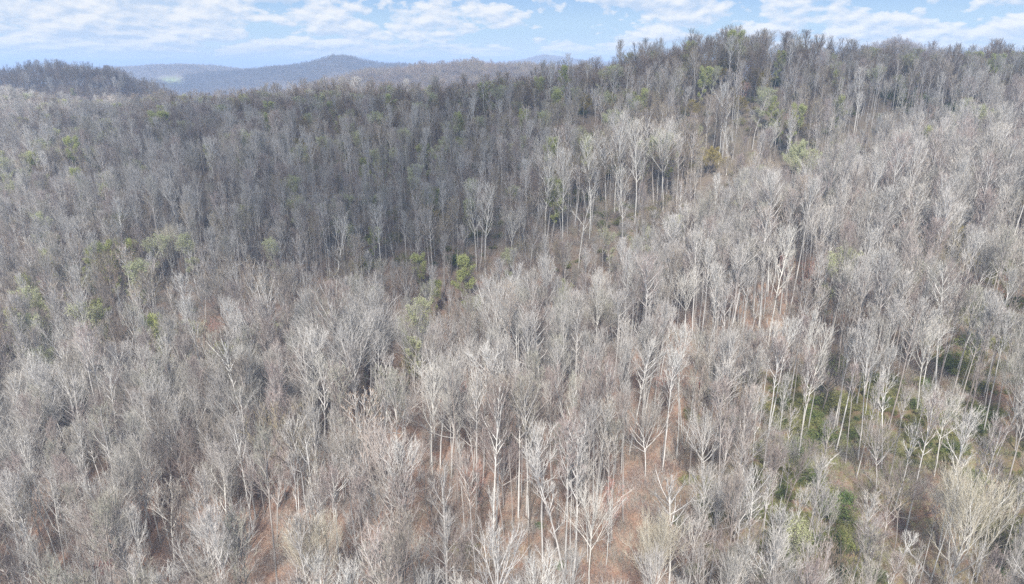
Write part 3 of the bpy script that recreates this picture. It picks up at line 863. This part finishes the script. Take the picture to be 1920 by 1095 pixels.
# keep the landmark trees in view: thin what stands right in front of them; thin the far side of the skyline crest
drop = np.zeros(len(Pn), bool)
for (u, vb, vt_, kind, *_r), (lx, ly) in zip(LM, LMPOS):
    hw = ({'gold': 4.0, 'palegreen': 5.0, 'lime': 3.6, 'straw': 4.0, 'vase': 3.5}.get(kind, 2.2) * (vb - vt_) / 24.0 / 1.0) * 1.0 + 2.2 * F / ly
    drop |= (np.abs(U - u) < hw) & (Pn[:, 1] < ly) & (vt < vt_ + 0.62 * (min(vb, 1095) - vt_)) & (g.uniform(0, 1, len(Pn)) < 0.9)
crest_y = np.interp(ang_u, [-350, 0, 200, 400, 660, 960, 1200, 1400, 1600, 1800, 1960], [670, 628, 590, 560, 515, 440, 415, 402, 415, 428, 440])
drop |= (far_slope > 0.5) & (Pn[:, 1] < spur_y + 75) & (ang_u > 380) & (g.uniform(0, 1, len(Pn)) < np.where(Pn[:, 1] < spur_y + 48, np.where(ang_u < 1150, 0.42, 0.18), 0.2))
drop |= (Pn[:, 1] > 370) & (g.uniform(0, 1, len(Pn)) < 0.22)
drop |= (Pn[:, 1] > crest_y + 8) & (g.uniform(0, 1, len(Pn)) < 0.5) & (ang_u > 250)
kp = ~drop
Pn, Pz, U, Vv, D, kinds, scale, wid, rots, tilt, Hs, ut, vt = [q_[kp] for q_ in (Pn, Pz, U, Vv, D, kinds, scale, wid, rots, tilt, Hs, ut, vt)]

# the trees that show largest become things of their own
size = (np.minimum(Vv, 1095) - np.maximum(vt, 0)) * (0.55 + 0.45 * (Hs > 15))
inframe = (ut > 6) & (ut < 1914) & (vt < 1040) & (Vv > 300)
size = np.where(inframe, size, -1)
order = np.argsort(-size)
NIND = 290
ind = set(int(i) for i in order[:NIND] if size[i] > 0)
for k_ in range(len(NK)):                     # at least one of every kind
    ix_ = [int(i) for i in order if kinds[i] == k_ and size[i] > 0]
    if ix_ and not (set(ix_) & ind):
        ind.add(ix_[0])
first = {}
LOOK = {'slender': 'slender', 'round': 'round-topped', 'broad': 'wide-crowned', 'pole': 'thin pole-like', 'twin': 'twin-stemmed',
        'small': 'small bushy', 'dark': 'dark-barked', 'bud': 'budding', 'redbud': 'reddish-twigged', 'lime': 'lime leafing', 'gold': 'golden leafing'}
DIRS = [('right of', 0), ('up-right of', 45), ('above', 90), ('up-left of', 135), ('left of', 180), ('down-left of', 225), ('below', 270), ('down-right of', 315)]
ORD = ['nearest', 'second nearest', 'third nearest', 'fourth nearest', 'fifth nearest', 'sixth nearest', 'seventh nearest', 'eighth nearest', 'ninth nearest', 'tenth nearest', 'eleventh nearest',
       'twelfth nearest', 'thirteenth nearest', 'fourteenth nearest', 'fifteenth nearest', 'sixteenth nearest', 'seventeenth nearest', 'eighteenth nearest']
cand = []
mid_v = (np.minimum(Vv, 1095) + vt) / 2
assign = {}
for i in ind:
    ds = sorted((math.hypot(ut[i] - ru, mid_v[i] - rv), k) for k, (rf, ru, rv) in enumerate(REFS))
    dd, k = ds[0]
    rf, ru, rv = REFS[k]
    a = math.degrees(math.atan2(-(mid_v[i] - rv), ut[i] - ru)) % 360
    sct = int(((a + 22.5) % 360) // 45)
    look = LOOK[NK[kinds[i]].rstrip('0123456789')]
    assign.setdefault((k, sct, look), []).append((dd, i))
LABEL = {}
for (k, sct, look), lst in assign.items():
    lst.sort()
    for j, (dd, i) in enumerate(lst):
        LABEL[i] = f'{look} grey tree, {ORD[min(j, 17)]} such {DIRS[sct][0]} the {REFS[k][0]}' if look not in ('dark-barked', 'reddish-twigged', 'lime leafing', 'golden leafing') \
            else f'{look} tree, {ORD[min(j, 17)]} such {DIRS[sct][0]} the {REFS[k][0]}'
GRP = 'bare trees of the near wood'
for i in sorted(ind):
    kd = NK[kinds[i]]
    nm = {'bud': 'budding_tree', 'lime': 'lime_tree', 'gold': 'golden_tree', 'redbud': 'red_twigged_tree'}.get(kd, 'bare_tree')
    cat = 'leafing tree' if kd in ('bud', 'lime', 'gold') else 'tree'
    o = place_tree(kd, Pn[i, 0], Pn[i, 1], Pz[i], rots[i], (wid[i], wid[i], scale[i]), LABEL[i], cat, GRP, nm)
    o.rotation_euler = (tilt[i, 0], tilt[i, 1], rots[i])
for kd in NK:
    if kd not in TREES:
        print('no individual of', kd)

# far wooded hills behind
def farpts(y0, y1, sp):
    p = jgrid(y0, y1, sp)
    z = height(p[:, 0], p[:, 1])
    u, v, d = project(p[:, 0], p[:, 1], z)
    k = skyline_visible(p[:, 0], p[:, 1], z, 24, 0.004) & (u > -120) & (u < 2040)
    k &= ~((blob(u, v, 318, 153, 26, 9) > 0.3) & (p[:, 1] > 1500))
    return np.c_[p[k], z[k]]


F1 = farpts(620, 1000, 6.0)
F2 = farpts(1000, 2000, 8.0)
F3 = farpts(2000, 5600, 14.0)
print('far', len(F1), len(F2), len(F3), 'near', len(Pn))
rest = np.array([i for i in range(len(Pn)) if i not in ind])


def scatter(name, P3, kind, rot, scl, sources, label, cat):
    """one object: instances of the given meshes on points"""
    me = bpy.data.meshes.new(name)
    me.vertices.add(len(P3)); me.vertices.foreach_set('co', np.asarray(P3, np.float32).ravel())
    a = me.attributes.new('kind', 'INT', 'POINT'); a.data.foreach_set('value', np.asarray(kind, np.int32))
    a = me.attributes.new('rot', 'FLOAT_VECTOR', 'POINT'); a.data.foreach_set('vector', np.asarray(rot, np.float32).ravel())
    a = me.attributes.new('scl', 'FLOAT_VECTOR', 'POINT'); a.data.foreach_set('vector', np.asarray(scl, np.float32).ravel())
    o = link(bpy.data.objects.new(name, me))
    ng = bpy.data.node_groups.new(name, 'GeometryNodeTree')
    ng.interface.new_socket('Geometry', in_out='INPUT', socket_type='NodeSocketGeometry')
    ng.interface.new_socket('Geometry', in_out='OUTPUT', socket_type='NodeSocketGeometry')
    N = ng.nodes; Lk = ng.links
    gi = N.new('NodeGroupInput'); go = N.new('NodeGroupOutput')

    def attr(nm, ty):
        q_ = N.new('GeometryNodeInputNamedAttribute'); q_.data_type = ty; q_.inputs[0].default_value = nm
        return q_.outputs[0]
    ak, ar, as_ = attr('kind', 'INT'), attr('rot', 'FLOAT_VECTOR'), attr('scl', 'FLOAT_VECTOR')
    m2p = N.new('GeometryNodeMeshToPoints'); Lk.new(gi.outputs[0], m2p.inputs['Mesh'])
    outj = N.new('GeometryNodeJoinGeometry')
    for k, objs in enumerate(sources):
        cmp_ = N.new('FunctionNodeCompare'); cmp_.data_type = 'INT'; cmp_.operation = 'EQUAL'
        Lk.new(ak, cmp_.inputs[2]); cmp_.inputs[3].default_value = k
        jn = N.new('GeometryNodeJoinGeometry')
        for ob in objs:
            oi = N.new('GeometryNodeObjectInfo'); oi.transform_space = 'ORIGINAL'
            oi.inputs[0].default_value = ob
            Lk.new(oi.outputs['Geometry'], jn.inputs[0])
        ip = N.new('GeometryNodeInstanceOnPoints')
        Lk.new(m2p.outputs[0], ip.inputs['Points'])
        Lk.new(cmp_.outputs[0], ip.inputs['Selection'])
        Lk.new(jn.outputs[0], ip.inputs['Instance'])
        Lk.new(ar, ip.inputs['Rotation'])
        Lk.new(as_, ip.inputs['Scale'])
        Lk.new(ip.outputs[0], outj.inputs[0])
    Lk.new(outj.outputs[0], go.inputs[0])
    md = o.modifiers.new('scatter', 'NODES'); md.node_group = ng
    tag(o, label, cat, kind='stuff')
    return o


avail = [k for k in NK if k in TREES]
remap = {NK.index(k): avail.index(k) for k in avail}
fallback = avail.index('slender0')
src = [TREES[k][1:] for k in avail]
kk = [remap.get(int(kinds[i]), fallback) for i in rest]
scatter('woodland', np.c_[Pn[rest], Pz[rest]], kk, np.c_[tilt[rest], rots[rest]], np.c_[wid[rest], wid[rest], scale[rest]],
        src, 'countless bare grey trees filling the slopes up to the skyline ridge', 'woodland')
FP = np.concatenate([F1, F2, F3])
fk_choices = [avail.index(k) for k in ('dark0', 'dark1', 'dark1') if k in avail]
nf = len(FP)
fdist = FP[:, 1]
fk = g.choice(fk_choices, nf)
fu, fv, _ = project(FP[:, 0], FP[:, 1], FP[:, 2])
kn = (fdist < 1000) & (fu < 340)
fk = np.where(kn, g.choice([avail.index(k) for k in ('dark0', 'dark1', 'dark0', 'dark1', 'round0')], nf), fk)
fs = g.uniform(0.85, 1.15, nf)
fw = fs * np.where(fdist > 2000, 1.9, np.where(fdist > 1000, 1.3, 1.05))
scatter('distant_woodland', FP, fk, np.c_[np.zeros(nf), np.zeros(nf), g.uniform(0, 6.28, nf)], np.c_[fw, fw, fs],
        src, 'hazy bare woods covering the far hills beyond the ridge', 'woodland')

# ------------------------------------------------------------------ shrubs that can be pointed at
SH = [
    (1555, 975, 'green', 1.2, 'large dark green evergreen shrub in the bottom right thicket'),
    (1580, 945, 'bright', 1.0, 'bright green young shrub in the heart of the bottom right thicket'),
    (1545, 945, 'olive', 1.0, 'olive shrub left of the bright green one in the thicket'),
    (1520, 915, 'green', 0.9, 'green shrub at the upper left of the bottom right thicket'),
    (1600, 1000, 'olive', 1.1, 'olive shrub low on the right of the bottom right thicket'),
    (1565, 1030, 'green', 0.8, 'dark green shrub at the foot of the bottom right thicket'),
    (1440, 950, 'bright', 0.6, 'small bright green shrub left of the bottom right thicket'),
    (1555, 700, 'green', 1.2, 'dark green shrub below the tall pale brush tree on the right'),
    (1560, 770, 'olive', 1.1, 'olive green shrub among pale trunks, right of centre'),
    (1640, 715, 'bright', 1.0, 'fresh green shrub in the gap right of the tall thicket tree'),
    (1610, 725, 'olive', 1.0, 'olive shrub just left of the fresh green gap shrub'),
    (1545, 830, 'green', 1.1, 'green shrub at the foot of the tall thicket tree'),
    (1780, 700, 'green', 1.1, 'green shrub behind the forked white tree'),
    (1735, 725, 'bright', 0.9, 'bright green shrub at the foot of the forked white tree'),
    (1810, 690, 'olive', 1.1, 'olive shrub right of the forked white tree'),
    (1870, 1080, 'bright', 0.9, 'bright green shrub in the bottom right corner'),
    (1900, 1060, 'green', 1.2, 'dark green shrub at the bottom right corner edge'),
    (1905, 1000, 'olive', 1.1, 'olive shrub on the right edge above the corner'),
    (1850, 1010, 'olive', 1.1, 'olive shrub right of the big white-limbed tree'),
    (1380, 960, 'olive', 1.0, 'olive shrub on the orange floor, left of the thicket'),
    (1400, 975, 'green', 0.8, 'green shrub beside the olive one left of the thicket'),
    (1275, 985, 'green', 0.7, 'green shrub on the orange leaf floor, bottom right of centre'),
    (1360, 810, 'olive', 1.0, 'pale olive shrub at mid-right under thin poles'),
    (1450, 790, 'olive', 1.0, 'olive shrub left of the tall thicket tree'),
    (865, 1045, 'olive', 0.7, 'moss-green shrub on the orange floor at bottom left of centre'),
    (1010, 990, 'bright', 0.5, 'small lime shrub between the two dark stems'),
    (1050, 1070, 'bright', 0.6, 'small lime shrub below the two dark stems'),
    (940, 830, 'green', 0.7, 'lone dark green shrub above the bottom centre'),
    (680, 510, 'olive', 1.6, 'yellow-green shrub on the dark slope right of the crooked white tree'),
    (760, 500, 'olive', 1.5, 'olive shrub on the dark slope, left of the twin white trees'),
    (860, 500, 'green', 1.4, 'green shrub at the foot of the twin white trees'),
    (1140, 330, 'green', 1.6, 'green shrub behind the bright white stand'),
    (1275, 235, 'green', 1.8, 'dark green shrub high on the dark slope beside the golden tree'),
    (1790, 215, 'green', 1.8, 'dark green shrub right of the small green clearing'),
    (1720, 170, 'green', 2.0, 'dark green shrub above the small green clearing'),
    (1690, 205, 'olive', 1.8, 'olive shrub below the small green clearing'),
    (150, 400, 'green', 1.6, 'green shrub in the dark dip on the left slope'),
    (70, 405, 'bright', 1.3, 'bright green shrub in the dark dip at far left'),
    (30, 430, 'olive', 1.5, 'olive shrub at the left edge of the dark dip'),
    (300, 620, 'green', 1.1, 'dark green shrub above the red leaf floor at left'),
    (320, 640, 'green', 0.9, 'smaller dark green shrub above the red leaf floor at left'),
    (870, 740, 'red', 0.8, 'coral red shrub poking between grey crowns in the centre'),
    (1310, 735, 'red', 0.6, 'small coral red shrub right of the centre'),
    (200, 1075, 'red', 0.8, 'rust red shrub near the bottom left'),
    (245, 712, 'olive', 0.8, 'moss-brown shrub left of the red leaf floor'),
]
SHFIRST = {}
for (u, v, kd, s, lab) in SH:
    x, y, z = ground_hit(u, v)
    if kd not in SHFIRST:
        root = link(bpy.data.objects.new('shrub', None))
        a = link(bpy.data.objects.new('stems', SHRUB[kd][0])); a.parent = root
        b = link(bpy.data.objects.new('foliage', SHRUB[kd][1])); b.parent = root
        SHFIRST[kd] = (root, a, b)
    else:
        r0_, a0, b0 = SHFIRST[kd]
        root = link(r0_.copy()); a = link(a0.copy()); a.parent = root; b = link(b0.copy()); b.parent = root
    root.location = (x, y, z); root.scale = (s * rnd.uniform(0.8, 1.25), s * rnd.uniform(0.8, 1.25), s * rnd.uniform(0.7, 1.1)); root.rotation_euler = (0, 0, rnd.uniform(0, 6.28))
    tag(root, lab, 'shrub', 'shrubs among the trees')

# undergrowth nobody could count: leafless brush, and low green growth
B = jgrid(72, 300, 2.3)
bz = height(B[:, 0], B[:, 1])
bu, bv, bd = project(B[:, 0], B[:, 1], bz)
gk = greenness(bu, bv)
rr_ = g.uniform(0, 1, len(B))
gsel = rr_ < np.maximum(gk - 0.10, 0) * 0.65 * np.clip(1 + wave(B[:, 0], B[:, 1], 26, 75, 1.0) / 60, 0, 2)
bsel = (~gsel) & (g.uniform(0, 1, len(B)) < 0.8)
bo = link(bpy.data.objects.new('brush', make_brush(5).mesh('brush', [M_TWIG])))
bx_, by_, bz_ = ground_hit(960, 1050)
bo.location = (bx_, by_, bz_)
tag(bo, 'small clump of leafless brush on the leaf floor near the bottom centre', 'brush', None)
nb = int(bsel.sum()); sb = g.uniform(0.5, 1.3, nb)
scatter('leafless_brush', np.c_[B[bsel], bz[bsel]], np.zeros(nb), np.c_[np.zeros(nb), np.zeros(nb), g.uniform(0, 6.28, nb)], np.c_[sb, sb, sb],
        [(bo,)], 'thin leafless brush and saplings covering the leaf floor', 'brush')
ng_ = int(gsel.sum()); sg = g.uniform(0.2, 0.85, ng_)
scatter('green_undergrowth', np.c_[B[gsel], bz[gsel]], g.choice([0, 1, 1, 1, 1, 1], ng_), np.c_[np.zeros(ng_), np.zeros(ng_), g.uniform(0, 6.28, ng_)], np.c_[sg, sg, sg * 0.8],
        [SHFIRST['green'][1:], SHFIRST['olive'][1:]], 'low olive green undergrowth between the trunks', 'undergrowth')
B = jgrid(300, 620, 7.0)
bz = height(B[:, 0], B[:, 1])
bu, bv, bd = project(B[:, 0], B[:, 1], bz)
gk = greenness(bu, bv)
gsel = (g.uniform(0, 1, len(B)) < gk * 0.5)
ng_ = int(gsel.sum()); sg = g.uniform(0.6, 1.3, ng_)
scatter('green_undergrowth', np.c_[B[gsel], bz[gsel]], g.choice([0, 1, 1], ng_), np.c_[np.zeros(ng_), np.zeros(ng_), g.uniform(0, 6.28, ng_)], np.c_[sg, sg, sg * 0.8],
        [SHFIRST['green'][1:], SHFIRST['olive'][1:]], 'dark evergreen undergrowth on the upper slope below the skyline', 'undergrowth')

# ------------------------------------------------------------------ fallen logs
M_MOSS, t = mat('mossy_log')
nz = t.noise(t.n('ShaderNodeTexCoord').outputs['Object'], 1.2, 4, 0.6)
finish(M_MOSS, t, t.mix(t.ramp(nz, [(0.4, 0.0), (0.6, 1.0)]), (0.13, 0.11, 0.06), (0.20, 0.21, 0.07)), 0.9)


def log(u0, v0, u1, v1, r, m_, label, branches=3, seed=1):
    g_ = np.random.RandomState(seed)
    a = np.array(ground_hit(u0, v0)); b = np.array(ground_hit(u1, v1))
    N = 9
    P_ = np.array([a + (b - a) * k / (N - 1) for k in range(N)])
    P_[:, 2] = height(P_[:, 0], P_[:, 1]) + r * 0.6 + np.linspace(0, 0.35, N)
    P_[:, :2] += g_.normal(0, 0.12, (N, 2))
    o_ = P_[0].copy()
    G = Geo()
    G.tube(P_ - o_, np.linspace(r, r * 0.35, N), 8)
    root = link(bpy.data.objects.new('fallen_log', None)); root.location = o_
    t_ = link(bpy.data.objects.new('trunk', G.mesh('trunk', [m_]))); t_.parent = root
    d = nrm(b - a)
    L = float(np.linalg.norm(b - a))
    for k in range(branches):
        G2 = Geo()
        s0 = P_[4 + k % 4] - o_
        dr = nrm(d + g_.normal(0, 0.5, 3) + np.array([0, 0, 0.25])) * L * g_.uniform(0.2, 0.35)
        G2.tube(np.array([s0, s0 + dr * 0.5 + g_.normal(0, 0.1, 3), s0 + dr]), [r * 0.35, r * 0.2, 0.02], 5)
        for _ in range(5):
            q0 = s0 + dr * g_.uniform(0.3, 1)
            e = nrm(d + g_.normal(0, 0.7, 3)) * L * 0.08
            G2.tube(np.array([q0, q0 + e]), [0.03, 0.01], 3)
        br = link(bpy.data.objects.new('branch', G2.mesh('branch', [m_]))); br.parent = root
    tag(root, label, 'log', 'fallen logs on the leaf floor')


log(362, 713, 412, 690, 0.42, M_MOSS, 'mossy green log lying on the red leaf floor at left', 2, 1)
log(1432, 632, 1475, 622, 0.30, M_DBARK, 'dark log lying in the small orange gap right of centre', 2, 2)
log(1532, 892, 1572, 862, 0.20, M_WBARK, 'pale dead tree top lying above the bottom right thicket', 4, 3)
log(900, 1058, 955, 1046, 0.28, M_DBARK, 'dark log on the orange floor near the bottom, left of centre', 3, 4)
log(820, 1075, 880, 1082, 0.25, M_BARK, 'grey log lowest on the orange floor, bottom left of centre', 2, 5)
log(990, 762, 1030, 735, 0.22, M_DBARK, 'dark log between grey crowns at the middle of the photo', 2, 6)
log(395, 752, 440, 765, 0.18, M_WBARK, 'thin pale log below the mossy green log', 1, 7)
log(1700, 1040, 1745, 1100, 0.20, M_BARK, 'pale broken limb lying left of the big white-limbed tree', 5, 8)

# ------------------------------------------------------------------ unseen clouds added overhead to shade the far slopes
m, t = mat('shade_cloud_white')
finish(m, t, (0.85, 0.86, 0.88), 1.0, transl=0.3)
out_ = [q for q in t.t.nodes if q.type == 'OUTPUT_MATERIAL'][0]
sh_ = out_.inputs[0].links[0].from_socket
mx_ = t.n('ShaderNodeMixShader'); mx_.inputs[0].default_value = 0.66      # thin cloud: some light comes through
t.put(mx_.inputs[1], sh_); t.put(mx_.inputs[2], t.n('ShaderNodeBsdfTransparent').outputs[0])
t.put(out_.inputs[0], mx_.outputs[0])


def shade_cloud(cx, cy, cz, rx, ry, rz, seed, label):
    g_ = np.random.RandomState(seed)
    nu, nv = 64, 32
    th = np.linspace(0, 2 * math.pi, nu, endpoint=False); ph = np.linspace(0.02, math.pi - 0.02, nv)
    TH, PH = np.meshgrid(th, ph)
    r = 1 + 0.12 * np.sin(3 * TH + 1 + seed) * np.sin(2 * PH) + 0.09 * np.sin(7 * TH + 2 * np.sin(3 * PH)) + 0.06 * np.sin(13 * TH + 5 * PH) + 0.05 * np.sin(19 * PH + 4 * TH)
    Xc = rx * r * np.sin(PH) * np.cos(TH); Yc = ry * r * np.sin(PH) * np.sin(TH)
    Zc = np.where(np.cos(PH) > 0, rz, rz * 0.25) * r * np.cos(PH)
    ix = np.arange(nu * nv).reshape(nv, nu)
    q_ = np.stack([ix[:-1], np.roll(ix, -1, 1)[:-1], np.roll(ix, -1, 1)[1:], ix[1:]], -1).reshape(-1, 4)
    me = mesh_np('shade_cloud', np.stack([Xc, Yc, Zc], -1), np.r_[q_[:, [0, 1, 2]], q_[:, [0, 2, 3]]], [m], smooth=True)
    o = link(bpy.data.objects.new('shade_cloud', me)); o.location = (cx, cy, cz)
    tag(o, label, 'shade_cloud', kind='structure')


def over(x, y, z, H):
    k = (H - z) / SUN_DIR.z
    return x + SUN_DIR.x * k, y + SUN_DIR.y * k


CLOUD_H = 700
for (u, d, z, rx, ry, seed) in ((1450, 392, -10, 205, 74, 3), (640, 345, -55, 116, 116, 4), (760, 258, -75, 68, 50, 9), (400, 455, -45, 120, 70, 8), (60, 840, -20, 230, 80, 5), (600, 2650, -60, 560, 260, 6)):
    x = (u - 960) / F * d
    cx, cy = over(x, d, z, CLOUD_H)
    shade_cloud(cx, cy, CLOUD_H, rx, ry, 60, seed, 'unseen cloudy cover added overhead, shading ' + {3: 'the high skyline ridge at upper right', 4: 'the dark middle slope left of centre',
          9: 'the foot of the middle slope', 8: 'the skyline trees left of centre', 5: 'the dark knoll at far left', 6: 'the blue hills at the back'}[seed])

# ------------------------------------------------------------------ haze
hz = bpy.data.meshes.new('haze')
x0, x1, y0, y1, z0, z1 = -17000, 17000, -60, 12500, float(HZ.min()) - 3, 60.0
vs = [(x, y, z) for z in (z0, z1) for y in (y0, y1) for x in (x0, x1)]
hz.from_pydata(vs, [], [(0, 2, 3, 1), (4, 5, 7, 6), (0, 1, 5, 4), (2, 6, 7, 3), (0, 4, 6, 2), (1, 3, 7, 5)])
m = bpy.data.materials.new('haze_air'); m.use_nodes = True
t = NT(m.node_tree)
pv = t.n('ShaderNodeVolumePrincipled')
pv.inputs['Color'].default_value = (0.50, 0.68, 1.0, 1)
pv.inputs['Density'].default_value = 0.00026
pv.inputs['Anisotropy'].default_value = 0.0
t.put(t.n('ShaderNodeOutputMaterial').inputs['Volume'], pv.outputs[0])
hz.materials.append(m)
ho = link(bpy.data.objects.new('haze', hz))
tag(ho, 'thin pale blue haze in the air fading the far hills', 'haze', kind='stuff')
